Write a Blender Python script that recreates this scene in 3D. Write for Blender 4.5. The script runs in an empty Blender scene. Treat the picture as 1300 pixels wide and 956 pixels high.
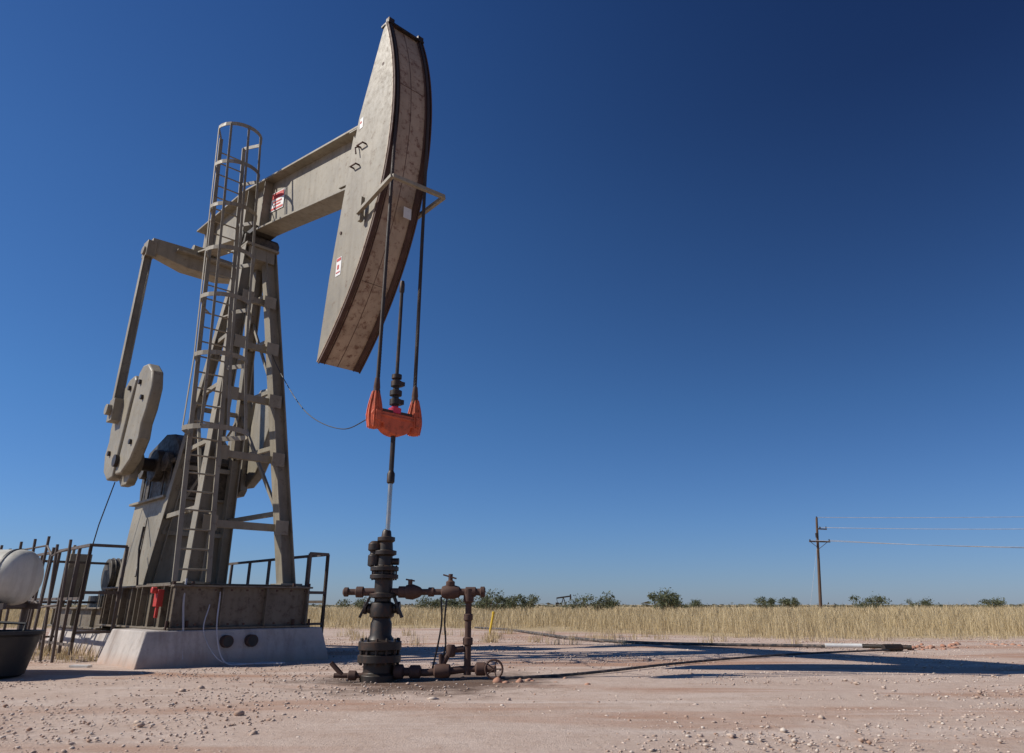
import bpy, math, random
import numpy as np
from mathutils import Vector, Matrix
random.seed(7); rng=np.random.default_rng(7)
scene=bpy.context.scene
R=math.radians
# ---------------------------------------------------------------- materials
def newmat(name):
    m=bpy.data.materials.new(name); m.use_nodes=True
    nt=m.node_tree; b=nt.nodes["Principled BSDF"]
    return m,nt,b
def N(nt,t,**k):
    n=nt.nodes.new(t)
    for a,v in k.items(): setattr(n,a,v)
    return n
def noise(nt,vec,scale,detail=6,rough=.6,stretch=None,rot=0):
    if stretch:
        mp=N(nt,"ShaderNodeMapping"); mp.inputs["Scale"].default_value=stretch; mp.inputs["Rotation"].default_value=(0,0,rot)
        nt.links.new(vec,mp.inputs["Vector"]); vec=mp.outputs["Vector"]
    n=N(nt,"ShaderNodeTexNoise"); n.inputs["Scale"].default_value=scale
    n.inputs["Detail"].default_value=detail; n.inputs["Roughness"].default_value=rough
    nt.links.new(vec,n.inputs["Vector"]); return n.outputs["Fac"]
def mrange(nt,val,a,b,c=0.0,d=1.0):
    n=N(nt,"ShaderNodeMapRange"); n.inputs[1].default_value=a; n.inputs[2].default_value=b
    n.inputs[3].default_value=c; n.inputs[4].default_value=d
    nt.links.new(val,n.inputs[0]); return n.outputs[0]
def mth(nt,op,a,b):
    n=N(nt,"ShaderNodeMath",operation=op)
    for i,v in enumerate((a,b)):
        if isinstance(v,(int,float)): n.inputs[i].default_value=v
        else: nt.links.new(v,n.inputs[i])
    return n.outputs[0]
def mix(nt,fac,a,b,mode='MIX'):
    n=N(nt,"ShaderNodeMix",data_type='RGBA',blend_type=mode)
    if isinstance(fac,(int,float)): n.inputs[0].default_value=fac
    else: nt.links.new(fac,n.inputs[0])
    for i,v in ((6,a),(7,b)):
        if isinstance(v,tuple): n.inputs[i].default_value=(v[0],v[1],v[2],1)
        else: nt.links.new(v,n.inputs[i])
    return n.outputs[2]
def bump(nt,b,h,strength=.3,dist=.01):
    n=N(nt,"ShaderNodeBump"); n.inputs["Strength"].default_value=strength; n.inputs["Distance"].default_value=dist
    nt.links.new(h,n.inputs["Height"]); nt.links.new(n.outputs[0],b.inputs["Normal"])
def paint(name,col,rust=.35,rustcol=(.10,.045,.022),rough=.5,metal=0,streak=True,lo=.60,hi=.72):
    m,nt,b=newmat(name)
    tc=N(nt,"ShaderNodeTexCoord"); v=tc.outputs["Object"]
    n1=noise(nt,v,1.1,8,.65); n2=noise(nt,v,9,8,.7); n3=noise(nt,v,6,7,.65,(1,1,.10)); n4=noise(nt,v,40,4,.7)
    c=mix(nt,mrange(nt,n1,.3,.7),tuple(x*.72 for x in col),tuple(min(1,x*1.14) for x in col))
    c=mix(nt,mrange(nt,n3,.48,.72,0,.55 if streak else 0),c,tuple(x*.5 for x in (col[0],col[1]*.88,col[2]*.76)))
    c=mix(nt,mrange(nt,n4,.55,.75,0,.25),c,tuple(x*.6 for x in col))
    c=mix(nt,mth(nt,'MULTIPLY',mrange(nt,n2,lo,hi),rust),c,rustcol)
    nt.links.new(c,b.inputs["Base Color"])
    nt.links.new(mrange(nt,n2,.3,.7,rough-.08,rough+.2),b.inputs["Roughness"])
    b.inputs["Metallic"].default_value=metal
    bump(nt,b,n2,.15,.01)
    return m
M={}
M['paint']=paint("khaki_machine_paint",(.262,.232,.172),.65,lo=.57,hi=.70)
M['skid']=paint("oily_skid_paint",(.17,.14,.10),.7,(.05,.025,.015),lo=.5,hi=.66)
M['paint_face']=paint("weathered_face_paint",(.38,.29,.20),.85,(.12,.045,.022),lo=.51,hi=.65)
M['paint_dk']=paint("oily_machine_paint",(.10,.085,.065),.8,(.02,.016,.013),lo=.45,hi=.6)
M['rust']=paint("rusty_steel",(.085,.042,.028),.6,(.02,.012,.01),.7)
M['dark']=paint("oily_dark_steel",(.035,.028,.023),.7,(.085,.04,.022),.45,.3,lo=.5,hi=.66)
M['cable']=paint("wire_rope",(.05,.038,.032),.6,(.08,.035,.02),.6,.2)
M['fence']=paint("fence_pipe_steel",(.11,.085,.07),.7,(.08,.035,.02),.6)
M['chrome']=paint("polished_rod",(.5,.47,.42),.3,(.1,.07,.05),.25,.9)
M['orange']=paint("orange_carrier_paint",(.60,.115,.045),.7,(.16,.05,.03),.6,lo=.52,hi=.66)
M['red']=paint("red_paint",(.5,.035,.025),.3,(.12,.03,.02),.5)
M['pink']=paint("magenta_clamp",(.6,.03,.09),.2,rough=.5)
M['yellow']=paint("yellow_paint",(.75,.5,.03),.2)
M['white']=paint("white_sign",(.75,.75,.72),.2,(.3,.25,.2))
M['tank']=paint("white_polyethylene",(.62,.60,.51),.3,(.4,.35,.28),.4)
M['black']=paint("black_plastic",(.018,.018,.018),.3,(.06,.05,.045),.5)
M['hose']=paint("dusty_poly_pipe",(.05,.048,.05),.8,(.26,.20,.16),.7,lo=.48,hi=.62)
M['wood']=paint("pole_wood",(.12,.075,.05),.4,(.05,.035,.03),.85)
M['wire']=paint("line_wire",(.5,.5,.52),.1)
def concrete():
    m,nt,b=newmat("weathered_concrete"); tc=N(nt,"ShaderNodeTexCoord"); v=tc.outputs["Object"]
    n1=noise(nt,v,1.6,8,.7); n2=noise(nt,v,14,8,.75); n3=noise(nt,v,3,6,.6,(1,1,.2))
    c=mix(nt,mrange(nt,n1,.3,.7),(.37,.34,.315),(.53,.48,.44))
    c=mix(nt,mrange(nt,n3,.5,.66,0,.7),c,(.22,.175,.15))
    c=mix(nt,mrange(nt,n2,.55,.7,0,.4),c,(.20,.16,.14))
    sx=N(nt,"ShaderNodeSeparateXYZ"); nt.links.new(v,sx.inputs[0])
    c=mix(nt,mth(nt,'MULTIPLY',mrange(nt,sx.outputs[2],.2,.0),mrange(nt,n1,.3,.6,.3,1)),c,(.42,.29,.22))
    nt.links.new(c,b.inputs["Base Color"]); b.inputs["Roughness"].default_value=.9
    bump(nt,b,n2,.5,.02); return m
M['concrete']=concrete()
def groundmat():
    m,nt,b=newmat("caliche_gravel_and_prairie"); tc=N(nt,"ShaderNodeTexCoord"); v=tc.outputs["Object"]
    nA=noise(nt,v,.22,7,.62,(.55,2.4,1),.12); nB=noise(nt,v,1.2,9,.7); nC=noise(nt,v,14,8,.75); nD=noise(nt,v,60,4,.7)
    nE=noise(nt,v,.45,6,.6,(.3,3.2,1),-.18); nF=noise(nt,v,4.5,8,.75)
    c=mix(nt,mrange(nt,nB,.3,.7),(.46,.34,.27),(.58,.465,.39))
    c=mix(nt,mrange(nt,nA,.50,.62,0,.85),c,(.39,.22,.145))
    c=mix(nt,mrange(nt,nE,.54,.66,0,.75),c,(.62,.52,.45))
    c=mix(nt,mrange(nt,nF,.52,.66,0,.45),c,(.36,.25,.19))
    c=mix(nt,mrange(nt,nC,.52,.70,0,.5),c,(.27,.18,.135))
    c=mix(nt,mrange(nt,nD,.55,.7,0,.5),c,(.70,.61,.54))
    sx=N(nt,"ShaderNodeSeparateXYZ"); nt.links.new(v,sx.inputs[0])
    # oil-soaked soil around the wellhead
    vd=N(nt,"ShaderNodeVectorMath",operation='DISTANCE'); nt.links.new(v,vd.inputs[0]); vd.inputs[1].default_value=(-1.1,10.1,0)
    oil=mrange(nt,mth(nt,'ADD',vd.outputs["Value"],mrange(nt,nB,.3,.7,-.9,.9)),1.9,.8,0,.85)
    c=mix(nt,oil,c,(.10,.065,.048))
    edge=mrange(nt,sx.outputs[0],-3,8,32,22.3)
    fac=mrange(nt,mth(nt,'ADD',mth(nt,'SUBTRACT',sx.outputs[1],edge),mrange(nt,nB,.3,.7,-1.5,1.5)),-1.5,1.2)
    g=mix(nt,mrange(nt,nA,.35,.65),(.38,.29,.165),(.50,.39,.235))
    g=mix(nt,mrange(nt,nC,.45,.7,0,.5),g,(.22,.16,.095))
    c=mix(nt,fac,c,g)
    nt.links.new(c,b.inputs["Base Color"]); b.inputs["Roughness"].default_value=.95
    b.inputs["Specular IOR Level"].default_value=.1
    h=mth(nt,'ADD',mth(nt,'ADD',nC,nD),mth(nt,'MULTIPLY',nF,1.5))
    bump(nt,b,h,.5,.03); return m
M['ground']=groundmat()
def island(name,cols,rough=.9,trans=0):
    m,nt,b=newmat(name); g=N(nt,"ShaderNodeNewGeometry"); r=N(nt,"ShaderNodeValToRGB")
    nt.links.new(g.outputs["Random Per Island"],r.inputs[0]); els=r.color_ramp.elements
    while len(els)<len(cols): els.new(.5)
    for i,c in enumerate(cols): els[i].position=i/(len(cols)-1); els[i].color=(*c,1)
    nt.links.new(r.outputs[0],b.inputs["Base Color"]); b.inputs["Roughness"].default_value=rough
    b.inputs["Specular IOR Level"].default_value=.2
    if trans:
        tr=N(nt,"ShaderNodeBsdfTranslucent"); nt.links.new(r.outputs[0],tr.inputs[0]); ms=N(nt,"ShaderNodeMixShader"); ms.inputs[0].default_value=trans
        nt.links.new(b.outputs[0],ms.inputs[1]); nt.links.new(tr.outputs[0],ms.inputs[2]); nt.links.new(ms.outputs[0],nt.nodes["Material Output"].inputs[0])
    return m
M['stone']=island("gravel_stone",[(.38,.24,.17),(.50,.39,.31),(.62,.54,.46),(.45,.33,.26),(.55,.45,.38)])
M['redstone']=island("red_clay_clod",[(.40,.20,.13),(.46,.27,.19),(.36,.18,.12)])
M['grass']=island("dry_grass_blade",[(.47,.36,.19),(.62,.50,.30),(.36,.27,.14),(.70,.58,.38),(.54,.43,.25)],.8,.3)
M['leaf']=island("mesquite_leaf",[(.08,.10,.05),(.12,.135,.07),(.16,.16,.095),(.06,.075,.04)],.7,.25)
M['brush']=island("far_brush",[(.13,.13,.09),(.18,.165,.115),(.11,.12,.085)],.8)
# ---------------------------------------------------------------- mesh builder
def V(*a): return Vector(a)
class MB:
    def __init__(s): s.v=[]; s.f=[]
    def add(s,vs,fs):
        o=len(s.v); s.v+= [tuple(v) for v in vs]; s.f+=[tuple(i+o for i in f) for f in fs]
    def sweep(s,p1,p2,prof,up=(0,0,1),prof2=None):
        p1=Vector(p1);p2=Vector(p2); d=(p2-p1).normalized(); up=Vector(up)
        if abs(d.dot(up))>.98: up=Vector((0,1,0)) if abs(d.y)<.9 else Vector((1,0,0))
        sd=d.cross(up).normalized(); u=sd.cross(d)
        n=len(prof); prof2=prof2 or prof
        vs=[p1+sd*a+u*b for a,b in prof]+[p2+sd*a+u*b for a,b in prof2]
        fs=[(i,(i+1)%n,n+(i+1)%n,n+i) for i in range(n)]+[tuple(range(n))[::-1],tuple(range(n,2*n))]
        s.add(vs,fs)
    def bar(s,p1,p2,w,h=None,up=(0,0,1)):
        h=h or w; a,b=w/2,h/2; s.sweep(p1,p2,[(-a,-b),(a,-b),(a,b),(-a,b)],up)
    def ibeam(s,p1,p2,w,h,tf=.02,tw=.015,up=(0,0,1)):
        a,b,c=w/2,h/2,tw/2
        s.sweep(p1,p2,[(-a,-b),(a,-b),(a,-b+tf),(c,-b+tf),(c,b-tf),(a,b-tf),(a,b),(-a,b),(-a,b-tf),(-c,b-tf),(-c,-b+tf),(-a,-b+tf)],up)
    def box(s,c,sz):
        x,y,z=c; a,b,e=[q/2 for q in sz]
        vs=[(x+i*a,y+j*b,z+k*e) for i in(-1,1) for j in(-1,1) for k in(-1,1)]
        s.add(vs,[(0,1,3,2),(4,6,7,5),(0,4,5,1),(2,3,7,6),(0,2,6,4),(1,5,7,3)])
    def hexa(s,b4,t4):
        s.add(list(b4)+list(t4),[(3,2,1,0),(4,5,6,7)]+[(i,(i+1)%4,4+(i+1)%4,4+i) for i in range(4)])
    def tube(s,pts,r,seg=10,closed=False):
        pts=[Vector(p) for p in pts]; n=len(pts); rr=r if isinstance(r,(list,tuple)) else [r]*n
        vs=[];u=None
        for i,p in enumerate(pts):
            if closed: d=(pts[(i+1)%n]-pts[i-1]).normalized()
            else: d=(pts[min(i+1,n-1)]-pts[max(i-1,0)]).normalized()
            if u is None:
                h=Vector((0,0,1)) if abs(d.z)<.9 else Vector((1,0,0)); u=d.cross(h).normalized()
            else: u=(u-d*u.dot(d)).normalized()
            w=d.cross(u)
            for k in range(seg):
                a=2*math.pi*k/seg; vs.append(p+(u*math.cos(a)+w*math.sin(a))*rr[i])
        fs=[]; m=n if closed else n-1
        for i in range(m):
            j=(i+1)%n
            for k in range(seg): fs.append((i*seg+k,i*seg+(k+1)%seg,j*seg+(k+1)%seg,j*seg+k))
        if not closed: fs+= [tuple(range(seg))[::-1],tuple(range((n-1)*seg,n*seg))]
        s.add(vs,fs)
    def cyl(s,p1,p2,r,seg=20): s.tube([p1,p2],r,seg)
    def lathe(s,o,axis,prof,seg=24):
        o=Vector(o);ax=Vector(axis).normalized(); h=Vector((0,0,1)) if abs(ax.z)<.9 else Vector((1,0,0))
        u=ax.cross(h).normalized(); w=ax.cross(u); vs=[]
        for r,z in prof:
            for k in range(seg):
                a=2*math.pi*k/seg; vs.append(o+ax*z+(u*math.cos(a)+w*math.sin(a))*r)
        fs=[]
        for i in range(len(prof)-1):
            for k in range(seg): fs.append((i*seg+k,i*seg+(k+1)%seg,(i+1)*seg+(k+1)%seg,(i+1)*seg+k))
        fs+=[tuple(range(seg))[::-1],tuple(range((len(prof)-1)*seg,len(prof)*seg))]
        s.add(vs,fs)
    def prism(s,prof,x0,x1):
        n=len(prof)
        vs=[(x0,a,b) for a,b in prof]+[(x1,a,b) for a,b in prof]
        s.add(vs,[(i,(i+1)%n,n+(i+1)%n,n+i) for i in range(n)]+[tuple(range(n))[::-1],tuple(range(n,2*n))])
    def prism_y(s,prof,y0,y1):
        n=len(prof)
        vs=[(a,y0,b) for a,b in prof]+[(a,y1,b) for a,b in prof]
        s.add(vs,[(i,(i+1)%n,n+(i+1)%n,n+i) for i in range(n)]+[tuple(range(n))[::-1],tuple(range(n,2*n))])
    def build(s,name,mat,parent=None,bevel=0,loc=(0,0,0),ang=35):
        me=bpy.data.meshes.new(name); me.from_pydata(s.v,[],s.f); me.update()
        import bmesh
        bm=bmesh.new(); bm.from_mesh(me); bmesh.ops.recalc_face_normals(bm,faces=bm.faces); bm.to_mesh(me); bm.free()
        me.polygons.foreach_set("use_smooth",[True]*len(me.polygons)); me.set_sharp_from_angle(angle=R(ang))
        me.materials.append(M[mat] if isinstance(mat,str) else mat)
        o=bpy.data.objects.new(name,me); scene.collection.objects.link(o); o.location=loc
        if parent: o.parent=parent
        if bevel:
            b=o.modifiers.new("b",'BEVEL'); b.width=bevel; b.segments=2; b.limit_method='ANGLE'; b.angle_limit=R(40)
        return o
def empty(name,loc=(0,0,0),rz=0):
    e=bpy.data.objects.new(name,None); scene.collection.objects.link(e); e.location=loc; e.rotation_euler=(0,0,rz); return e
def spline(P,n=12):
    P=[Vector(p) for p in P]; P=[2*P[0]-P[1]]+P+[2*P[-1]-P[-2]]; out=[]
    for i in range(1,len(P)-2):
        for k in range(n):
            t=k/n; a,b,c,d=P[i-1:i+3]
            out.append(.5*((2*b)+(c-a)*t+(2*a-5*b+4*c-d)*t*t+(-a+3*b-3*c+d)*t**3))
    out.append(P[-2]); return out
# ================================================================ PUMP JACK
pj=empty("pump_jack",(-1.73,10.1,0),R(44))
m=MB()
def trap(x0,x1,y0,y1,h,ins):
    m.hexa([(x0-ins,y0-ins,-.05),(x1+ins,y0-ins,-.05),(x1+ins,y1+ins,-.05),(x0-ins,y1+ins,-.05)],[(x0,y0,h),(x1,y0,h),(x1,y1,h),(x0,y1,h)])
trap(-1.66,1.36,3.86,5.5,.52,.13)
trap(-1.25,1.2,5.75,11.2,.44,.1)
m.build("concrete_foundation",'concrete',pj,.02)
m=MB()
for x in(-.42,.0): m.cyl((x,3.9,.34),(x,3.70,.34),.095)
m.build("foundation_sleeve",'rust',pj)
m=MB()
for x in(-.42,.0): m.cyl((x,3.9,.34),(x,3.697,.34),.08)  # solid black plugs: the shade inside the open sleeves, painted as colour
m.build("sleeve_bore_painted_shade",'black',pj)
# --- skid
m=MB()
for x in(-1.22,1.0):
    m.ibeam((x,4.02,.87),(x,7.6,.87),.26,.69,.03,.02)
    m.ibeam((x,7.6,.65),(x,11.4,.65),.24,.40,.03,.02)
    for k in range(7):
        y=4.3+.52*k
        for sx in(-.07,.07): m.box((x+sx,y,.87),(.11,.02,.62))
for y in(4.0,5.6,7.3): m.ibeam((-1.34,y,.865),(1.12,y,.865),.24,.675,.03,.02)
for k in range(4): m.box((-1.3+.78*k,3.94,.865),(.02,.10,.60))
m.box((-.1,9.4,.80),(2.2,3.6,.03))
m.box((-.1,4.6,1.225),(2.5,1.1,.02))
m.build("steel_skid",'skid',pj,.005)
m=MB()
for k in range(9):
    for z in(.60,1.13): m.cyl((-1.2+.27*k,3.885,z),(-1.2+.27*k,3.86,z),.018,6)
for x in(-1.3,-1.0,.8,1.1): m.cyl((x,4.0,1.19),(x,4.0,1.26),.025,6); m.cyl((x*1.03,3.95,.5),(x*1.03,3.95,.66),.025,6)
m.build("anchor_bolt",'rust',pj)
m=MB()
for y in(8.2,9.6,11.2): m.ibeam((-1.3,y,.65),(1.1,y,.65),.2,.38,.03,.02)
m.build("skid_cross_member",'paint',pj)
# --- samson post
m=MB()
FL=V(-.93,4.3,1.22);FR=V(.8,4.3,1.22);RL=V(-.75,7.0,1.22);RR=V(.7,7.0,1.22)
TL=V(-.24,5.62,8.3);TR=V(.22,5.62,8.3);TLr=V(-.2,5.98,8.3);TRr=V(.2,5.98,8.3)
for a,b in((FL,TL),(FR,TR)): m.ibeam(a,b,.24,.26,.022,.018,(1,0,0))
for a,b in((RL,TLr),(RR,TRr)): m.ibeam(a,b,.18,.20,.02,.015,(1,0,0))
def at(a,b,z): return a.lerp(b,(z-a.z)/(b.z-a.z))
for z in(2.25,3.55,4.75,5.9,7.0):
    m.bar(at(FL,TL,z),at(FR,TR,z),.09,.13)
    m.bar(at(RL,TLr,z),at(RR,TRr,z),.07,.09)
    m.bar(at(FL,TL,z+.3),at(RL,TLr,z+.3),.07,.09); m.bar(at(FR,TR,z+.3),at(RR,TRr,z+.3),.07,.09)
m.bar(at(FR,TR,2.25),at(RR,TRr,4.75),.06,.06); m.bar(at(FL,TL,2.25),at(RL,TLr,4.75),.06,.06)
m.bar(at(FR,TR,4.75),at(RR,TRr,6.8),.05,.05); m.bar(at(RL,TLr,2.25),at(RR,TRr,4.75),.05,.05)
for p in(FL,FR,RL,RR):
    m.box((p.x,p.y,1.245),(.42,.42,.03))
for z in(2.25,3.55,4.75,5.9,7.0):
    for a,b,sg in((FL,TL,1),(FR,TR,-1)):
        p=at(a,b,z); m.box((p.x+sg*.1,p.y-.14,z),(.26,.012,.26))
m.box((0,5.8,8.33),(.75,.72,.06))
m.prism([(5.45,8.0),(6.15,8.0),(6.1,8.3),(5.5,8.3)],-.3,.3)
m.build("samson_post",'paint',pj,.004)
m=MB()
m.cyl((-.42,5.8,8.56),(.42,5.8,8.56),.17,28); m.box((0,5.8,8.48),(.78,.5,.22)); m.box((0,5.8,8.74),(.5,.75,.12))
for x in(-.44,.44): m.cyl((x-.03,5.8,8.56),(x+.03,5.8,8.56),.12,20)
m.build("center_bearing",'paint_dk',pj,.01)
# --- walking beam
top=[(1.05,9.16),(6.5,10.15),(9.35,10.22)]; bot=[(1.25,7.92),(4.6,8.55),(6.4,8.87),(9.35,9.55)]
m=MB()
m.prism(bot+top[::-1],-.012,.012)
for pl in(top,bot):
    for (a,b),(c,d) in zip(pl[:-1],pl[1:]): m.bar((0,a,b),(0,c,d),.46,.045)
def beamz(y,f):
    zb=np.interp(y,[p[0] for p in bot],[p[1] for p in bot]); zt=np.interp(y,[p[0] for p in top],[p[1] for p in top]); return zb+(zt-zb)*f
for y in(5.35,6.25,8.6):
    for sx in(-.11,.11): m.box((sx,y,beamz(y,.5)),(.19,.02,beamz(y,1)-beamz(y,0)-.06))
m.build("walking_beam",'paint',pj,.004)
def plate(mm,y0,y1,f0,f1,x):
    mm.add([(x,y0,beamz(y0,f0)),(x,y1,beamz(y1,f0)),(x,y1,beamz(y1,f1)),(x,y0,beamz(y0,f1)),(x+.01,y0,beamz(y0,f0)),(x+.01,y1,beamz(y1,f0)),(x+.01,y1,beamz(y1,f1)),(x+.01,y0,beamz(y0,f1))],[(0,1,2,3),(7,6,5,4),(0,4,5,1),(1,5,6,2),(2,6,7,3),(3,7,4,0)])
m=MB(); plate(m,4.65,5.28,.36,.74,-.03); m.build("beam_warning_sign",'white',pj)
m=MB(); plate(m,4.67,5.26,.60,.72,-.036); plate(m,4.67,5.26,.38,.42,-.036); plate(m,4.8,5.1,.46,.49,-.036);plate(m,4.75,5.16,.52,.55,-.036)
m.build("beam_sign_lettering",'red',pj)
# --- equalizer + pitmans
m=MB()
E=1.3
m.add([(-E,9.05,9.12),(-E,9.35,9.12),(-E,9.35,9.5),(-E,9.05,9.5),(-.45,9.0,8.95),(-.45,9.45,8.95),(-.45,9.45,9.5),(-.45,9.0,9.5),
       (.45,9.0,8.95),(.45,9.45,8.95),(.45,9.45,9.5),(.45,9.0,9.5),(E,9.05,9.12),(E,9.35,9.12),(E,9.35,9.5),(E,9.05,9.5)],
      [(0,3,2,1),(12,13,14,15)]+[tuple(o+q for q in f) for o in(0,4,8) for f in((0,1,5,4),(1,2,6,5),(2,3,7,6),(3,0,4,7))])
m.box((0,9.22,9.3),(1.5,.75,.05)); 
for x in(-E,E):
    m.box((x,9.2,9.2),(.22,.34,.42)); m.cyl((x-.16,9.2,9.15),(x+.16,9.2,9.15),.11)
m.cyl((-.3,9.2,9.6),(.3,9.2,9.6),.12)
m.build("equalizer",'paint',pj,.01)
m=MB()
PIN=[(-1.52,8.5,4.9),(1.52,8.5,4.9)]
for x,y,z in PIN:
    m.ibeam((x,y,z+.2),(math.copysign(E+.02,x),9.2,9.0),.15,.19,.02,.02,(1,0,0))
    m.box((x,y,z),(.2,.34,.5)); m.cyl((x-.2,y,z),(x+.16,y,z),.12)
m.build("pitman_arm",'paint',pj,.008)
# --- cranks with disc-like counterweights
SH=(7.9,3.72)
def rp(u,v): return (SH[0]+u*.97+v*.12, SH[1]+v)
for sgn in(-1,1):
    x=sgn*1.18
    m=MB()
    m.prism([rp(u,v) for u,v in((-.32,-.38),(-.18,-.5),(.18,-.5),(.32,-.38),(.36,1.2),(.30,1.85),(.2,1.95),(-.2,1.95),(-.30,1.85),(-.36,1.2))],x-.09,x+.09)
    m.cyl((x-.2,*SH),(x+.2,*SH),.22,24)
    m.build("crank_arm",'paint',pj,.02)
    m=MB(); xo=x+sgn*.14
    left=[(-.06,-.28),(-.45,-.30),(-.85,-.08),(-1.08,.32),(-1.02,.62),(-1.12,.9),(-1.12,1.35),(-.92,1.72),(-.55,1.95),(-.22,1.98),(-.06,1.85),(-.10,1.4),(-.10,.3)]
    right=[(-u*.95,v*.97-.05) for u,v in left][::-1]
    for P in(left,right):
        q=[(7.82+(u*1.02),SH[1]+v) for u,v in P]
        q=[(a-(b-4.55)*.18,b) for a,b in q]
        m.prism(q,xo-.12,xo+.12)
    m.build("counterweight",'paint',pj,.035)
    m=MB()
    for u,v in((-.7,.3),(-.75,1.2),(.65,.25),(.7,1.2),(-.35,1.6),(.3,1.6)): 
        q=(7.82+u-(SH[1]+v-4.55)*.18,SH[1]+v); m.cyl((xo+sgn*.115,*q),(xo+sgn*.17,*q),.055,8)
    m.cyl((xo+sgn*.11,*SH),(xo+sgn*.2,*SH),.13,12)
    m.build("counterweight_bolt",'dark',pj)
m=MB(); m.cyl((-1.3,*SH),(1.3,*SH),.14); m.build("crank_shaft",'dark',pj)
# --- gearbox pedestal + reducer
m=MB()
m.hexa([(-.75,7.0,1.2),(.75,7.0,1.2),(.75,8.9,1.2),(-.75,8.9,1.2)],[(-.66,7.02,2.95),(.66,7.02,2.95),(.66,8.85,2.95),(-.66,8.85,2.95)])
m.box((0,7.95,2.97),(1.5,2.1,.05)); m.box((0,7.95,1.23),(1.7,2.2,.04))
m.build("gearbox_pedestal",'paint',pj,.006)
m=MB()
gp=[(6.95,3.0),(8.95,3.0),(9.05,3.3),(9.05,3.75),(8.85,4.15),(8.3,4.3),(7.9,4.42),(7.4,4.35),(7.0,4.05),(6.85,3.7),(6.85,3.3)]
m.prism(gp,-.56,.56)
m.prism([(6.78,3.68),(9.12,3.68),(9.12,3.76),(6.78,3.76)],-.66,.66)
for x in(-.66,.66):
    m.cyl((x-.08,7.9,3.72),(x+.08,7.9,3.72),.34,28); m.cyl((x-.06,8.7,3.72),(x+.06,8.7,3.72),.2,20); m.cyl((x-.06,7.25,3.72),(x+.06,7.25,3.72),.2,20)
for y in(7.1,7.5,8.3,8.7):
    for x in(-.6,.6): m.bar((x,y,3.02),(x,y,3.68),.03,.05)
m.cyl((0,7.9,4.4),(0,7.9,4.55),.16); m.box((.2,8.4,4.32),(.4,.3,.08))
m.build("gear_reducer",'paint_dk',pj,.02)
m=MB(); m.cyl((.72,8.75,3.72),(.92,8.75,3.72),.5,32); m.build("drive_sheave",'dark',pj,.01)
m=MB(); m.prism([(8.5,4.2),(8.9,4.3),(10.9,1.9),(10.9,1.4),(10.5,1.3),(8.4,3.4)],.95,1.02); m.build("belt_guard",'paint',pj,.01)
m=MB()
m.cyl((-.5,10.6,1.55),(.55,10.6,1.55),.36,28); m.cyl((.55,10.6,1.55),(.72,10.6,1.55),.22); m.box((0,10.6,1.15),(1.0,.7,.12)); m.box((0,10.6,.95),(1.3,1.0,.28)); m.box((-.1,10.2,1.65),(.3,.2,.3))
for k in range(9): m.cyl((-.42+.1*k,10.6,1.55),(-.40+.1*k,10.6,1.55),.385,28)
m.build("electric_motor",'paint_dk',pj,.005)
m=MB(); m.box((-1.05,10.9,1.5),(.45,.3,1.0)); m.bar((-1.2,10.9,.8),(-1.2,10.9,2.2),.06); m.build("control_box",'paint',pj,.01)
m=MB(); m.tube([(-1.1,6.4,1.2),(-1.15,6.5,1.9),(-1.15,6.45,2.3)],.02); m.tube([(-1.1,6.6,1.4),(-.7,7.8,2.6)],.015); m.tube([(-1.35,9.3,.9),(-1.3,8.9,2.5),(-1.2,8.7,3.4)],.012); m.build("brake_lever",'dark',pj)
# --- horsehead
RC=5.8; ZC=8.75
arc=[(RC-RC*math.cos(R(a)),ZC+RC*math.sin(R(a))) for a in np.linspace(-44.98,21.2,34)]
back=[(.50,10.80),(1.09,9.15),(1.36,7.78),(1.61,6.18),(1.76,4.66)]
m=MB(); m.prism([(a+.02,b) for a,b in arc]+back,-.385,.385)
m.build("horsehead_body",'paint',pj,.004)
def arcstrip(m,x0,x1,r0,r1,a0=-45.1,a1=21.4,n=40):
    vs=[];fs=[]
    for i,a in enumerate(np.linspace(R(a0),R(a1),n)):
        for x,r in((x0,r0),(x1,r0),(x1,r1),(x0,r1)): vs.append((x,RC-r*math.cos(a),ZC+r*math.sin(a)))
    for i in range(n-1):
        for k in range(4): fs.append((4*i+k,4*i+(k+1)%4,4*i+4+(k+1)%4,4*i+4+k))
    fs+=[(3,2,1,0),(4*n-4,4*n-3,4*n-2,4*n-1)]; m.add(vs,fs)
m=MB(); arcstrip(m,-.41,.41,RC-.02,RC+.004); m.build("horsehead_face_plate",'paint_face',pj)
m=MB()
for x in(-.40,.382): arcstrip(m,x,x+.018,RC+.006,RC+.05)
for x in(-.285,.27): arcstrip(m,x,x+.012,RC+.006,RC+.03)
for x in (-.372,.297): arcstrip(m,x,x+.075,RC+.005,RC+.012)
m.build("wireline_track",'rust',pj)
m=MB(); arcstrip(m,-.03,-.022,RC+.004,RC+.008)
for a in(-30,-12,6): arcstrip(m,-.25,.25,RC+.0045,RC+.008,a,a+.09,2)
m.build("face_weld_seam",'rust',pj)
m=MB()
m.box((0,.44,10.87),(.80,.24,.04)); 
for x in(-.33,.33): m.box((x,.38,10.92),(.12,.1,.1))
m.tube([(-.1,.45,10.9),(-.1,.45,10.99),(.1,.45,10.99),(.1,.45,10.9)],.015)
m.build("wireline_hanger",'dark',pj)
m=MB()
for (y,z) in((.95,8.45),(1.12,8.1)): m.tube([(-.39,y,z),(-.46,y,z),(-.46,y-.18,z-.02),(-.39,y-.18,z-.02)],.016)
m.tube([(-.39,1.02,8.5),(-.45,1.02,8.45),(-.45,.98,8.3)],.014)
m.cyl((-.383,.42,9.95),(-.388,.42,9.95),.035); m.cyl((-.383,1.35,6.9),(-.40,1.35,6.9),.03)
m.build("horsehead_handle",'rust',pj)
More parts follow.
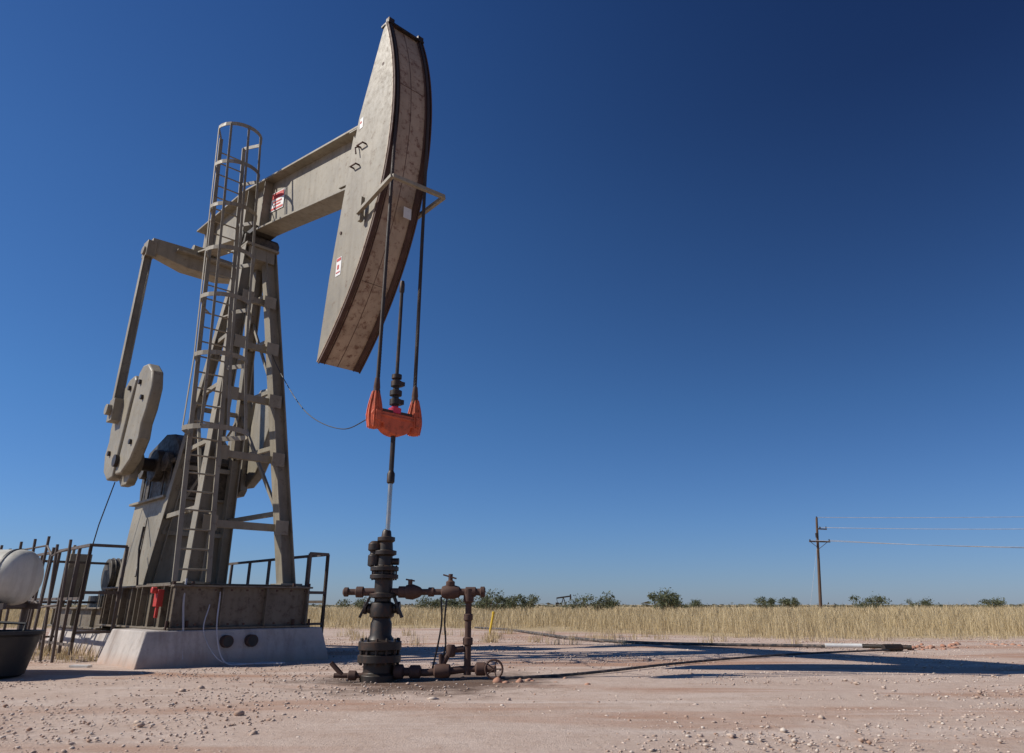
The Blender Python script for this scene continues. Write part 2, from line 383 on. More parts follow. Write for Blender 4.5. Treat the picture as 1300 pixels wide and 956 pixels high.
m=MB(); m.box((-.389,1.32,6.25),(.006,.16,.34)); m.box((-.389,.98,8.98),(.006,.1,.22)); m.build("head_sign",'white',pj)
m=MB(); m.box((-.394,1.32,6.38),(.006,.13,.05)); m.box((-.394,1.32,6.14),(.006,.12,.02)); m.box((-.394,1.33,6.24),(.006,.05,.08)); m.box((-.394,1.0,9.0),(.006,.05,.04)); m.build("head_sign_lettering",'red',pj)
m=MB(); m.box((.12,.13,6.98),(.15,.01,.2)); o=m.build("face_decal",'white',pj); 
m=MB()
m.ibeam((0,1.2,8.55),(0,1.75,8.65),.5,1.15,.03,.3); m.bar((-.3,1.35,7.8),(.3,1.35,7.8),.1,.1); m.build("head_pivot_bracket",'paint',pj,.005)
m=MB()
P=[(-.50,.66,6.95),(-.50,-.30,7.22),(.54,-.30,7.28),(.50,.55,7.15)]
for a,b in zip(P[:-1],P[1:]): m.bar(a,b,.065,.065)
m.bar((-.46,.62,6.8),(-.46,.62,7.25),.07,.07); m.bar((-.46,.7,6.97),(-.38,.7,6.97),.05); m.bar((.5,.5,7.15),(.38,.5,7.15),.05)
m.build("wireline_guard",'paint',pj,.004)
# bridle cables
m=MB()
for x in(-.33,.33):
    pts=[(x*1.02,-.03,3.85),(x,-.03,8.75)]+[(x,RC-(RC+.03)*math.cos(a),ZC+(RC+.03)*math.sin(a)) for a in np.linspace(.02,R(21.2),10)]
    m.tube(pts,.026,12)
    for ph in range(6):
        m.tube([(x+.021*math.cos(ph*1.047+k*.75),-.03+.021*math.sin(ph*1.047+k*.75),3.9+k*.036) for k in range(134)],.008,5)
m.build("wireline_bridle",'cable',pj)
m=MB()
m.bar((-.42,-.02,3.52),(.42,-.02,3.52),.12,.05)
for x in(-.34,.34): m.lathe((x,-.03,3.72),(0,0,1),[(.05,0),(.055,.06),(.045,.10),(.05,.12),(.035,.27)],16)
m.build("wireline_socket",'rust',pj,.006)
m=MB()
# rigid carrier bar with rounded belly and end lugs
bel=[(-.42,3.50),(-.44,3.44),(-.40,3.36),(-.30,3.33)]+[(-.24*math.cos(a),3.33-.15*math.sin(a)) for a in np.linspace(0,math.pi,13)]+[(.30,3.33),(.40,3.36),(.44,3.44),(.42,3.50)]
m.prism_y(bel,-.11,.07)
m.prism_y([(-.3,3.42),(-.3,3.46),(.3,3.46),(.3,3.42)],-.125,.085)
for x in(-.35,.35):
    m.lathe((x,-.03,3.24),(0,0,1),[(.05,0),(.085,.02),(.10,.12),(.10,.22),(.085,.34),(.06,.46),(.045,.54)],14)
    m.box((x,-.125,3.42),(.09,.04,.16))
m.build("carrier_bar",'orange',pj,.012)
m=MB()
for x in(-.35,.35):
    for k in range(8):
        a=k/8*2*math.pi+.2; ca_,sa_=math.cos(a),math.sin(a)
        m.tube(spline([(x+ca_*.045,-.03+sa_*.045,3.78),(x+ca_*.085,-.03+sa_*.085,3.60),(x+ca_*.104,-.03+sa_*.104,3.42),(x+ca_*.08,-.03+sa_*.08,3.25)],5),.014,6)
m.build("carrier_strap",'orange',pj)
m=MB(); m.lathe((0,-.02,3.5),(0,0,1),[(.05,0),(.09,.01),(.095,.09),(.05,.10),(.05,.13)],18); m.build("rod_clamp_collar",'pink',pj)
m=MB()
m.lathe((0,-.02,3.62),(0,0,1),[(.05,0),(.05,.03),(.085,.03),(.085,.11),(.05,.12),(.05,.16),(.09,.17),(.09,.24),(.045,.26),(.045,.3),(.08,.31),(.08,.39),(.05,.4),(.05,.42),(.075,.43),(.075,.49),(.03,.5)],18)
m.box((.08,-.02,3.7),(.08,.1,.07)); m.box((.08,-.02,3.98),(.08,.1,.06))
m.tube([(0,-.02,4.1),(0,-.02,5.6)],.028); m.lathe((0,-.02,5.45),(0,0,1),[(.03,0),(.04,.02),(.04,.14),(.03,.2)],12)
m.tube([(0,-.02,2.6),(0,-.02,3.42)],.036); m.lathe((0,-.02,2.5),(0,0,1),[(.036,0),(.055,.02),(.055,.14),(.036,.18)],14)
m.build("rod_clamp",'dark',pj)
m=MB(); m.tube([(0,-.02,1.8),(0,-.02,2.55)],.032,14); m.build("polished_rod",'chrome',pj)
m=MB(); m.tube(spline([(.33,5.3,6.1),(.3,4.6,5.35),(.15,3.0,4.15),(-.1,1.3,3.5),(-.38,0.0,3.40)],14),.008,6); m.build("load_cell_cable",'black',pj)
# --- ladder with cage
m=MB()
LB=V(-1.04,3.98,1.25); LT=V(-.84,5.95,10.9)
dl=(LT-LB).normalized(); L=(LT-LB).length
HW=.27
for o in(-HW,HW): m.bar(LB+V(o,0,0),LT+V(o,0,0),.032,.08,(1,0,0))
n=int(L/.33)
for k in range(n): 
    p=LB+dl*(.2+k*.33); m.tube([p-V(HW,0,0),p+V(HW,0,0)],.016,8)
for z in(2.4,4.4,6.4,8.0):
    p=LB+dl*((z-LB.z)/dl.z)
    for o in(-HW,HW): m.bar(p+V(o,0,0),p+V(o*.5+.08,.24,0),.03,.03)
m.build("ladder",'paint',pj)
m=MB()
hz=[3.75,5.2,6.45,7.55,8.65,9.8,10.9]
fr=[]
for i,z in enumerate(hz):
    p=LB+dl*((z-LB.z)/dl.z); w=.56 if i==0 else .48; dp=.98 if i==0 else .86
    pts=[p+V(-HW,0,0)]+[p+V(-w*math.cos(a),-(dp-w)-w*math.sin(a),0) for a in np.linspace(0,math.pi,13)]+[p+V(HW,0,0)]
    fr.append(pts)
    for a,b in zip(pts[:-1],pts[1:]): m.bar(a,b,.016,.085)
for k in(1,4,7,10,13):
    for a,b in zip(fr[:-1],fr[1:]): m.bar(a[k],b[k],.05,.010,(1,0,0) if k in(1,13) else (0,1,0))
m.build("ladder_safety_cage",'paint',pj)
m=MB(); m.tube(spline([(-1.1,4.05,1.3),(-1.12,3.98,.95),(-1.1,3.9,.6),(-1.08,3.78,.1)],8),.018,8)
m.tube(spline([(-.55,3.95,1.1),(-.62,3.72,.5),(-.5,3.55,.05),(-.2,3.3,.02),(0.1,3.4,.02),(.3,3.1,.02)],8),.012,6)
m.tube(spline([(-.7,3.95,.9),(-.8,3.8,.5),(-.6,3.6,.1),(-.3,3.5,.02),(.2,3.0,.02)],8),.01,6)
m.build("conduit",'wire',pj)
m=MB(); m.box((-1.42,4.25,1.0),(.1,.16,.26)); m.cyl((-1.47,4.25,1.12),(-1.55,4.25,1.12),.05); m.box((-1.42,4.25,.8),(.05,.05,.2)); m.build("junction_box",'red',pj,.01)
# --- guard rails
m=MB()
def rail(pts,z0=.45,z1=1.78,nb=0,mid=True):
    for a,b in zip(pts[:-1],pts[1:]):
        A=V(*a,0);B=V(*b,0)
        for z in([z1,(z0+z1)/2] if mid else [z1]): m.bar(A+V(0,0,z),B+V(0,0,z),.05,.05)
        if z0<.5: m.bar(A+V(0,0,z0+.15),B+V(0,0,z0+.15),.04,.04)
        for k in range(nb+1):
            p=A.lerp(B,k/max(nb,1)); m.bar(p+V(0,0,z0),p+V(0,0,z1),.05,.05)
rail([(1.12,4.1),(1.52,4.15)],.42,1.8,1); rail([(1.52,4.15),(1.52,5.6)],.1,1.8,2); rail([(1.52,5.6),(1.62,9.6)],.1,1.8,4)
rail([(-1.45,6.2),(-2.05,6.2)],.3,1.9,1); rail([(-2.05,6.2),(-2.05,10.4)],.1,1.9,6)
rail([(-2.05,10.4),(1.6,10.9)],.1,1.8,4)
m.build("guard_railing",'fence',pj)
# ================================================================ WELLHEAD
wh=empty("wellhead",(-1.73,10.1,0))
m=MB()
m.lathe((0,0,-.05),(0,0,1),[(.24,0),(.24,.1),(.2,.13),(.2,.24),(.28,.25),(.28,.34),(.22,.35),(.22,.39),(.28,.40),(.28,.50),(.17,.52),(.14,.58),(.14,.72),(.12,.76),(.12,.8)],32)
for k in range(12):
    a=k/12*2*math.pi; m.cyl((.245*math.cos(a),.245*math.sin(a),.17),(.245*math.cos(a),.245*math.sin(a),.49),.02,6)
m.build("casing_head",'dark',wh,.004)
m=MB()
m.lathe((0,0,.72),(0,0,1),[(.1,0),(.16,.03),(.17,.12),(.15,.2),(.11,.22),(.11,.26),(.18,.27),(.18,.32),(.12,.33),(.12,.5),(.19,.51),(.19,.56),(.13,.57),(.13,.6),(.19,.61),(.19,.66),(.11,.68),(.10,.8),(.15,.82),(.15,.87),(.1,.88),(.09,.98),(.12,1.0),(.12,1.05),(.07,1.06),(.06,1.13),(.035,1.16)],28)
m.lathe((-.15,0,1.38),(0,0,1),[(.05,0),(.085,.02),(.085,.15),(.06,.17),(.06,.2),(.09,.22),(.09,.3),(.05,.34)],18)
m.cyl((-.15,0,1.5),(0,0,1.5),.05); m.cyl((.08,0,1.45),(.19,0,1.45),.045)
for k in range(8):
    a=k/8*2*math.pi; m.cyl((.16*math.cos(a),.16*math.sin(a),1.21),(.16*math.cos(a),.16*math.sin(a),1.40),.014,6)
m.build("stuffing_box_tree",'dark',wh,.004)
m=MB()
for sx in(-1,1):
    m.cyl((sx*.12,0,.84),(sx*.2,-.02,.86),.06); m.bar((sx*.16,-.06,1.0),(sx*.28,-.08,.74),.05,.035); m.cyl((sx*.2,-.02,.86),(sx*.24,-.02,.86),.08)
m.build("ram_handle",'dark',wh,.004)
m=MB()
zz=1.06
m.lathe((0,0,zz),(-1,0,0),[(.05,.1),(.05,.26),(.07,.27),(.07,.36),(.04,.37),(.04,.46),(.06,.47),(.06,.52),(.03,.54)],16)
m.lathe((0,0,zz),(1,0,0),[(.05,.1),(.05,.2),(.075,.21),(.075,.3),(.09,.31),(.1,.4),(.075,.47),(.06,.5),(.04,.52),(.04,.60),(.06,.61),(.06,.68),(.04,.69),(.04,.78),(.07,.79),(.09,.85),(.09,.95),(.07,1.02),(.045,1.04),(.045,1.1),(.065,1.11),(.065,1.24),(.045,1.25),(.045,1.30),(.07,1.31),(.07,1.36),(.05,1.37)],18)
m.lathe((.9,0,zz+.05),(0,0,1),[(.05,0),(.06,.04),(.06,.08),(.03,.1),(.03,.18)],14); m.bar((.80,0,zz+.22),(.98,-.02,zz+.17),.03,.02)
m.cyl((.36,0,zz),(.36,-.02,zz+.16),.03); m.bar((.3,-.02,zz+.16),(.42,-.02,zz+.14),.03,.02)
m.lathe((1.15,0,0),(0,0,1),[(.05,.05),(.045,.2),(.045,.40),(.065,.41),(.065,.49),(.042,.5),(.042,.7),(.06,.71),(.06,.78),(.042,.79),(.042,.92),(.07,.94),(.07,1.1)],16)
m.build("flow_line_tee",'rust',wh,.003)
m=MB()
m.tube([(1.15,0,.12),(.95,-.03,.10),(.6,-.05,.08),(.25,-.02,.1)],.045,12)
m.lathe((.2,-.05,.09),(1,0,0),[(.06,0),(.09,.02),(.09,.12),(.05,.14),(.05,.2),(.08,.22),(.08,.34),(.05,.36)],16)
m.lathe((.72,-.05,.1),(1,0,0),[(.05,0),(.08,.02),(.09,.12),(.08,.2),(.05,.22)],16); m.cyl((.82,-.05,.1),(.80,-.05,.3),.025)
m.tube([(.8,-.03,.12),(.92,-.03,.34),(1.1,0,.36)],.04,12); m.lathe((.93,-.02,.26),(0,0,1),[(.05,0),(.065,.03),(.065,.12),(.05,.15)],14)
m.lathe((-.55,-.1,.05),(1,0,0),[(.03,0),(.03,.18),(.06,.19),(.06,.28),(.03,.3),(.03,.4)],14); m.tube([(-.6,-.1,.2),(-.45,-.1,.06)],.03)
m.tube([(1.15,0,.12),(1.4,-.02,.12),(1.52,-.05,.12)],.04,12); m.lathe((1.25,0,.12),(1,0,0),[(.05,0),(.08,.02),(.08,.13),(.05,.15)],16)
m.cyl((1.5,-.05,.13),(1.5,-.17,.13),.018)
m.tube([(1.5+.11*math.cos(a),-.17,.13+.11*math.sin(a)) for a in np.linspace(0,2*math.pi,25)[:-1]],.014,8,True)
for k in range(5):
    a=k/5*2*math.pi; m.cyl((1.5,-.17,.13),(1.5+.11*math.cos(a),-.17,.13+.11*math.sin(a)),.009,6)
m.build("ground_manifold",'rust',wh,.003)
m=MB()
m.tube(spline([(.78,0,1.0),(.8,-.02,.7),(.76,-.03,.4),(.7,-.04,.12)],8),.012,7); m.tube(spline([(.86,0,1.0),(.84,-.02,.7),(.86,-.03,.4),(.8,-.04,.15)],8),.012,7)
m.build("sample_line",'dark',wh)
# ================================================================ TANK, TUB, FENCE
tk=empty("chemical_tank",(-7.32,10.75,0),R(-6))
m=MB(); m.lathe((.42,0,1.27),(-1,0,0),[(.05,0),(.22,.012),(.32,.05),(.37,.12),(.385,.22),(.385,2.4),(.3,2.5)],40)
m.build("tank_shell",'tank',tk)
m=MB()
for x in(.16,-.9,-1.7): m.lathe((x,0,1.27),(1,0,0),[(.388,0),(.396,.0),(.396,.04),(.388,.04)],40)
m.build("tank_strap",'black',tk)
m=MB()
for x in(.2,-1.6):
    for y in(-.33,.33): m.bar((x,y,0),(x,y,.95),.05)
for y in(-.33,.33): m.bar((.4,y,.88),(-1.9,y,.88),.06,.08)
for x in(.2,-.7,-1.6): m.bar((x,-.36,.885),(x,.36,.885),.05)
m.build("tank_stand",'fence',tk)
tb=empty("black_tub",(-6.86,10.35,0))
m=MB(); m.lathe((-.1,0,0),(0,0,1),[(.36,0),(.42,.03),(.52,.50),(.56,.53),(.56,.57),(.50,.57),(.47,.5),(.38,.06),(.02,.05)],40); m.build("tub_wall",'black',tb)
m=MB(); m.tube([(-.55,-.1,.57),(-.5,-.1,.7),(.3,-.05,.66),(.32,-.1,.57)],.018); m.build("tub_handle",'black',tb)
pf=empty("pipe_fence",(0,0,0))
m=MB()
A=V(-7.75,13.2,0);B=V(-13.5,17.5,0); tops=[]
for k in range(17):
    p=A.lerp(B,k/16)+V(random.uniform(-.08,.08),random.uniform(-.1,.1),0); h=random.uniform(1.7,2.15)
    q=p+V(random.uniform(-.14,.14),random.uniform(-.1,.1),h); tops.append(p.lerp(q,.92)); m.tube([p-V(0,0,.1),q],.026,8)
for f in(.45,.92):
    for k in range(16): 
        a=tops[k];b=tops[k+1]; m.tube([V(a.x,a.y,a.z*f/.92),V(b.x,b.y,b.z*f/.92)],.018,7)
m.build("fence_posts_and_rails",'fence',pf)
# ================================================================ PIPES ON GROUND
m=MB(); m.tube(spline([(-1.5,31,.035),(0,28,.035),(1.6,21.5,.035),(3.0,18.9,.035),(4.6,17.9,.035),(6.3,17.4,.035),(7.0,17.1,.035)],14),.036,10)
m.build("poly_pipe",'hose')
m=MB(); m.tube(spline([(-.2,9.95,.02),(.9,10.6,.02),(2.9,12.7,.02),(5.2,14.6,.02),(7.9,16.1,.02)],14),.019,10); m.build("poly_pipe",'hose')
m=MB(); m.tube([(6.95,17.1,.05),(7.7,16.95,.05)],.045,12); m.build("pvc_pipe",'white')
m=MB(); m.cyl((7.7,16.95,.05),(8.5,16.4,.05),.045,10); m.cyl((7.75,16.1,.06),(8.15,16.15,.06),.07,12); m.build("pipe_coupling",'dark')
m=MB(); m.tube([(-.72,24.5,0),(-.60,24.5,.62)],.04,10); m.lathe((-.6,24.5,.62),(0,0,1),[(.05,0),(.05,.05),(.02,.08)],10); m.build("yellow_marker_post",'yellow')
m=MB(); m.box((-6.6,11.9,.02),(.28,.14,.03)); m.build("litter_board",'white')
# ================================================================ UTILITY POLE
up=empty("utility_pole",(36.6,90,0))
m=MB(); m.tube([(0,0,-.2),(1.15,0,11)],[.2,.13],12); m.build("pole",'wood',up)
m=MB(); m.bar((-.25,-.2,8.15),(2.3,-.2,8.1),.13,.15); m.bar((.95,-.2,9.65),(2.1,-.2,9.6),.12,.14); m.bar((-.1,-.2,8.1),(.85,-.2,7.3),.05,.05); m.bar((2.0,-.2,8.1),(.85,-.2,7.3),.05,.05)
m.build("crossarm",'wood',up)
m=MB(); ins=[(1.15,0,11.05),(1.3,-.2,9.8),(2.05,-.2,9.8),(-.15,-.2,8.3),(2.2,-.2,8.3)]
for p in ins: m.lathe(V(*p)-V(0,0,.1),(0,0,1),[(.05,0),(.1,.05),(.05,.1),(.09,.15),(.04,.22)],8)
m.lathe((.75,-.25,8.6),(0,0,1),[(.15,0),(.16,.05),(.16,.5),(.1,.55)],10)
m.build("insulator",'dark',up)
m=MB(); m.tube([(.8,0,8.0),(-1.7,-1,0)],.015,5); m.build("guy_wire",'wire',up)
m=MB()
for i,p in enumerate(ins):
    a=V(36.6,90,0)+V(*p); b=a+V(75,-25-(i%3)*3,-.3+.5*(i==2))
    m.tube([a.lerp(b,t/20)-V(0,0,4*(.8+.25*i)*(t/20)*(1-t/20)) for t in range(21)],.028,5)
m.build("power_line",'wire')
up2=empty("utility_pole",(36.6+75,65,0))
m=MB(); m.tube([(0,0,-.2),(1.15,0,10.8)],[.2,.13],12); m.build("pole",'wood',up2)
m=MB(); m.bar((-.25,-.2,7.9),(2.3,-.2,7.9),.13,.15); m.bar((.95,-.2,9.4),(2.1,-.2,9.4),.12,.14); m.build("crossarm",'wood',up2)
# ================================================================ DISTANT PUMP JACK
dj=empty("pump_jack",(22.5,330,0),R(80))
m=MB()
m.bar((0,-3,4.4),(0,3,3.6),.35,.6); m.prism([(-3.4,5.2),(-2.9,5.2),(-2.7,2.6),(-3.1,2.5),(-3.5,3.6)],-.3,.3)
for a in(-1.2,1.2): m.bar((-.6,a,0),(0,0,4),.25); m.bar((.6,a,0),(0,0,4),.25)
m.bar((0,3,3.6),(0,2.6,1.4),.2); m.prism([(2,.2),(3.4,.2),(3.4,1.8),(2,1.8)],-.5,.5); m.bar((0,-3.3,0),(0,-3.3,2.6),.12); m.box((0,1.4,.15),(1.2,6,.3))
m.build("distant_pump_unit",'dark',dj)
# ================================================================ GROUND
def edgeY(x): return np.interp(x,[-3,8],[32,22.3])
me=bpy.data.meshes.new("ground"); S=5000
g=[-S,-400,-60]+list(np.linspace(-30,40,141))+[80,400,S]; gy=[-S,-300,-20]+list(np.linspace(0,45,121))+[80,400,S]
vs=[];
def tracks(x,y):
    z=0
    for c in(7.6,9.1,19.4,21.0):
        d=y-(c+.12*x+.5*math.sin(x*.15)); z-=.03*math.exp(-(d/.22)**2); z+=.018*(math.exp(-((d-.42)/.2)**2)+math.exp(-((d+.42)/.2)**2))
    return z
for y in gy:
    for x in g:
        z=0
        if -29<x<39 and 1<y<44:
            z=.018*math.sin(x*.9+1.3*math.sin(y*.7))*math.sin(y*.8+x*.23)-.014
            if x>1.5 : z+=tracks(x,y)*min(1,(x-1.5)/2)*.8
        vs.append((x,y,z))
w=len(g); fs=[(j*w+i,j*w+i+1,(j+1)*w+i+1,(j+1)*w+i) for j in range(len(gy)-1) for i in range(w-1)]
me.from_pydata(vs,[],fs); me.polygons.foreach_set("use_smooth",[True]*len(fs)); me.materials.append(M['ground'])
scene.collection.objects.link(bpy.data.objects.new("ground",me))
def massmesh(name,verts,faces,mat,smooth=False):
    me=bpy.data.meshes.new(name); nv=len(verts); nf,k=faces.shape
    me.vertices.add(nv); me.vertices.foreach_set("co",verts.astype(np.float32).ravel())
    me.loops.add(nf*k); me.loops.foreach_set("vertex_index",faces.astype(np.int32).ravel())
    me.polygons.add(nf); me.polygons.foreach_set("loop_start",np.arange(0,nf*k,k,dtype=np.int32))
    me.update(calc_edges=True); me.materials.append(M[mat])
    o=bpy.data.objects.new(name,me); scene.collection.objects.link(o); return o
def rocks(name,xy,size,mat):
    n=len(xy)
    base=np.array([(1,0,0),(-1,0,0),(0,1,0),(0,-1,0),(0,0,1),(0,0,-1),(.6,.6,.55),(-.6,.6,.5),(-.6,-.6,.5),(.6,-.6,.55)],float)
    import bmesh
    bm=bmesh.new(); 
    for b in base: bm.verts.new(b)
    bmesh.ops.convex_hull(bm,input=bm.verts); bmesh.ops.triangulate(bm,faces=bm.faces)
    bm.verts.index_update(); F=np.array([[v.index for v in f.verts] for f in bm.faces]); bm.free()
    a=rng.uniform(0,6.28,n); sc=np.stack([size*rng.uniform(.7,1.4,n),size*rng.uniform(.6,1.2,n),size*rng.uniform(.4,.8,n)],1)
    v=base[None]*(1+rng.uniform(-.25,.25,(n,len(base),3)))*sc[:,None]
    c,s=np.cos(a)[:,None],np.sin(a)[:,None]
    x=v[...,0]*c-v[...,1]*s+xy[:,0:1]; y=v[...,0]*s+v[...,1]*c+xy[:,1:2]; z=v[...,2]+size[:,None]*.05-.012
    vv=np.stack([x,y,z],2).reshape(-1,3); ff=(F[None]+(np.arange(n)*len(base))[:,None,None]).reshape(-1,3)
    return massmesh(name,vv,ff,mat)
n=30000; Y=3.5+20*rng.random(n)**1.2; X=(rng.random(n)*2-1)*(Y*.85+1)
dn=np.sin(X*1.1+np.sin(Y*1.7))*np.sin(Y*1.4+X*.3)+rng.normal(0,.5,n); k=dn>-.2; X,Y=X[k],Y[k]; n=len(X)
rocks("gravel",np.stack([X,Y],1),.005+.014*rng.random(n)**3+.0004*Y,'stone')
n=90; Y=5+18*rng.random(n); X=(rng.random(n)*2-1)*(Y*.85)
rocks("loose_rocks",np.stack([X,Y],1),.025+.03*rng.random(n)**2,'stone')
n=80; c=np.array([(8.6,17.0),(9.5,17.6),(11.5,18.5),(.2,9.9)])[rng.integers(0,4,n)]
rocks("clay_clods",c+rng.normal(0,1,(n,2))*np.array([.5,.25]),.025+.07*rng.random(n)**2,'redstone')
def blades(name,X,Y,H,W,mat='grass'):
    n=len(X); a=rng.uniform(0,6.28,n); lean=rng.uniform(.05,.6,n)*H; b=rng.uniform(0,6.28,n)
    wx,wy=np.cos(a)*W,np.sin(a)*W; lx,ly=np.cos(b)*lean,np.sin(b)*lean
    P=np.zeros((n,5,3))
    P[:,0]=np.stack([X-wx,Y-wy,0*X-.02],1);P[:,1]=np.stack([X+wx,Y+wy,0*X-.02],1)
    P[:,2]=np.stack([X+wx*.8+lx*.35,Y+wy*.8+ly*.35,H*.6],1);P[:,3]=np.stack([X-wx*.8+lx*.35,Y-wy*.8+ly*.35,H*.6],1)
    P[:,4]=np.stack([X+lx,Y+ly,H],1)
    idx=np.arange(n)[:,None]*5
    F=np.concatenate([idx+np.array([0,1,2]),idx+np.array([0,2,3]),idx+np.array([3,2,4])])
    return massmesh(name,P.reshape(-1,3),F,mat)
Xs=[];Ys=[];Hs=[];Ws=[]
for (y0,y1,dens,wd) in((19.5,30,70,.006),(30,42,42,.009),(42,65,16,.016),(65,120,5,.035)):
    xr=(-.85*y1-4,.85*y1+6); n=int((xr[1]-xr[0])*(y1-y0)*dens)
    X=rng.uniform(*xr,n);Y=rng.uniform(y0,y1,n)
    patch=np.sin(X*.7+np.sin(Y*.9)*1.5)*np.sin(Y*.55+X*.21)+.6*np.sin(X*1.9+Y*.9)*np.sin(Y*1.3)+rng.normal(0,.3,n)
    e=edgeY(X)+1.3*np.sin(X*.5+1)+.8*np.sin(X*1.3)+.5*np.sin(X*3.7)+rng.normal(0,.6,n)
    keep=(Y>e)&(np.abs(X)<.8*Y+3)&(patch>-.45)
    X,Y,patch,e=X[keep],Y[keep],patch[keep],e[keep]
    h=(.40+.26*np.clip(patch,-.5,1.4)+rng.normal(0,.1,len(X)))*np.clip((Y-e)/3.5+.2,.2,1)*(1+.003*np.clip(X,0,60))
    h*=1+.35*(rng.random(len(X))<.03)
    Xs.append(X);Ys.append(Y);Hs.append(np.clip(h,.08,1.15));Ws.append(np.full(len(X),wd))
blades("dry_grass",*[np.concatenate(q) for q in(Xs,Ys,Hs,Ws)])
tx=[];ty=[];th=[]
for k in range(90):
    if k<35: cx,cy=rng.uniform(-9.5,-7.2),rng.uniform(12.5,19)
    else: cx,cy=rng.uniform(-6,15),rng.uniform(18.5,26)
    q=rng.integers(25,60); tx+=list(cx+rng.normal(0,.12,q)); ty+=list(cy+rng.normal(0,.12,q)); th+=list(rng.uniform(.08,.28,q))
blades("grass_tuft",np.array(tx),np.array(ty),np.array(th),np.full(len(tx),.005))
def bush(x,y,wd,h,n=1700):
    c=[(rng.normal(0,wd*.3),rng.normal(0,wd*.28),rng.uniform(.35,.85)*h,rng.uniform(.12,.28)*wd) for _ in range(9)]
    ci=rng.integers(0,9,n); C=np.array(c)[ci]; d=rng.normal(0,1,(n,3)); d/=np.linalg.norm(d,axis=1)[:,None]
    P=C[:,:3]+d*(C[:,3]*rng.uniform(.4,1.15,n))[:,None]*np.array([1,1,.6]); P[:,2]=np.clip(P[:,2],.05,None)
    P+=rng.normal(0,.1,(n,3)); s=.04+.05*rng.random(n)
    t=rng.normal(0,1,(n,3,3))*s[:,None,None]
    vv=(P[:,None]+t).reshape(-1,3); ff=np.arange(3*n).reshape(-1,3)
    o=massmesh("mesquite_bush",vv,ff,'leaf'); o.location=(x,y,0)
    mb=MB()
    for q in c[:6]: mb.tube([(0,0,-.05),(q[0]*.5,q[1]*.5,q[2]*.5),(q[0],q[1],q[2])],[.05,.035,.012],6)
    mb.build("trunk",'wood',o); return o
for px,yy,wd,h in((548,85,3.4,1.7),(575,95,3,1.6),(618,68,3.4,2.1),(634,80,2.4,1.7),(665,74,2.8,1.8),(752,70,3.6,2.0),(775,95,2.4,1.5),(838,64,2.8,2.2),(852,74,2.2,1.6),(880,110,3,1.5),(975,105,3.0,1.7),(1003,99,2.4,1.9),(1108,88,3.6,2.0),(1180,120,4,1.7),(455,90,3,1.6),(1262,105,3.4,1.8)):
    bush((px-650)/900*.9373*yy,yy,wd,h)
n=9000; X=rng.uniform(-420,420,n); Y=rng.uniform(220,450,n); h=np.abs(rng.normal(0,.4,n))*(1+np.sin(X*.07)*.5+np.sin(X*.23+Y*.05)*.5)+.1
P=np.stack([X,Y,h*.8],1); t=rng.normal(0,1,(n,3,3))*np.array([.9,.5,.3]); 
massmesh("distant_brush",(P[:,None]+t).reshape(-1,3),np.arange(3*n).reshape(-1,3),'brush')
# ================================================================ LIGHT
el=R(40); az=R(-98)
d=Vector((math.sin(az)*math.cos(el),math.cos(az)*math.cos(el),math.sin(el)))
L=bpy.data.lights.new("sun",'SUN'); L.energy=4.9; L.angle=R(.5); L.color=(1,.94,.85)
so=bpy.data.objects.new("sun",L); scene.collection.objects.link(so); so.rotation_euler=(-d).to_track_quat('-Z','Y').to_euler()
w=bpy.data.worlds.new("World"); scene.world=w; w.use_nodes=True; nt=w.node_tree
sky=nt.nodes.new("ShaderNodeTexSky"); sky.sky_type='NISHITA'; sky.sun_disc=False; sky.sun_elevation=el; sky.sun_rotation=az%(2*math.pi)
sky.altitude=900; sky.air_density=1.0; sky.dust_density=.4; sky.ozone_density=3.0
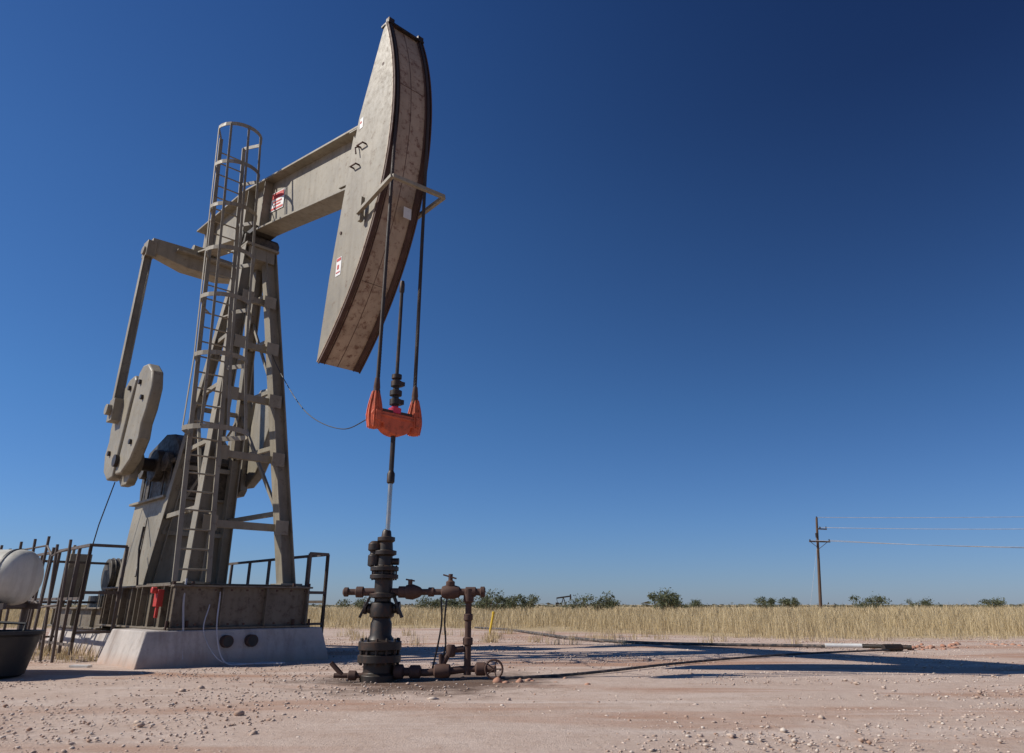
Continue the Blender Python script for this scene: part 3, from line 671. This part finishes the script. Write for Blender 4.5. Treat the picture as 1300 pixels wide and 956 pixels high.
# polarised-sky grade: by elevation, and darker in the band 90 deg from the sun
tc=nt.nodes.new("ShaderNodeTexCoord"); sx=nt.nodes.new("ShaderNodeSeparateXYZ"); nt.links.new(tc.outputs["Generated"],sx.inputs[0])
cr=nt.nodes.new("ShaderNodeValToRGB"); nt.links.new(sx.outputs[2],cr.inputs[0]); e=cr.color_ramp.elements
def lin(p,c): 
    q=e.new(p); q.color=(*c,1)
e[0].position=0; e[0].color=(.42,.53,.86,1); e[1].position=1; e[1].color=(.22,.42,.75,1)
lin(.10,(.41,.60,.93)); lin(.25,(.38,.64,.95)); lin(.5,(.34,.60,.93)); lin(.72,(.27,.50,.85))
mu=nt.nodes.new("ShaderNodeMix"); mu.data_type='RGBA'; mu.blend_type='MULTIPLY'; mu.inputs[0].default_value=1
nt.links.new(sky.outputs[0],mu.inputs[6]); nt.links.new(cr.outputs[0],mu.inputs[7])
mr=nt.nodes.new("ShaderNodeMapRange"); mr.interpolation_type='SMOOTHSTEP'; mr.inputs[1].default_value=-.35; mr.inputs[2].default_value=.65; mr.inputs[3].default_value=0; mr.inputs[4].default_value=1
nt.links.new(sx.outputs[0],mr.inputs[0])
mz=nt.nodes.new("ShaderNodeMapRange"); mz.inputs[1].default_value=0; mz.inputs[2].default_value=.6; mz.inputs[3].default_value=.2; mz.inputs[4].default_value=1
nt.links.new(sx.outputs[2],mz.inputs[0])
mm=nt.nodes.new("ShaderNodeMath"); mm.operation='MULTIPLY'; nt.links.new(mr.outputs[0],mm.inputs[0]); nt.links.new(mz.outputs[0],mm.inputs[1])
m2=nt.nodes.new("ShaderNodeMix"); m2.data_type='RGBA'; m2.inputs[6].default_value=(1.12,1.12,1.08,1); m2.inputs[7].default_value=(.50,.46,.52,1); nt.links.new(mm.outputs[0],m2.inputs[0])
m3=nt.nodes.new("ShaderNodeMix"); m3.data_type='RGBA'; m3.blend_type='MULTIPLY'; m3.inputs[0].default_value=1
nt.links.new(mu.outputs[2],m3.inputs[6]); nt.links.new(m2.outputs[2],m3.inputs[7])
nt.links.new(m3.outputs[2],nt.nodes["Background"].inputs[0]); nt.nodes["Background"].inputs[1].default_value=.093
# ================================================================ CAMERA
cd=bpy.data.cameras.new("camera"); co=bpy.data.objects.new("camera",cd); scene.collection.objects.link(co)
co.location=(0,0,.9); co.rotation_euler=(R(90+20.4),0,0); cd.lens=900/1300*36; cd.sensor_width=36; cd.shift_y=-45/1300; cd.clip_end=12000
scene.camera=co
scene.view_settings.view_transform='Standard'; scene.view_settings.look='None'; scene.view_settings.exposure=0
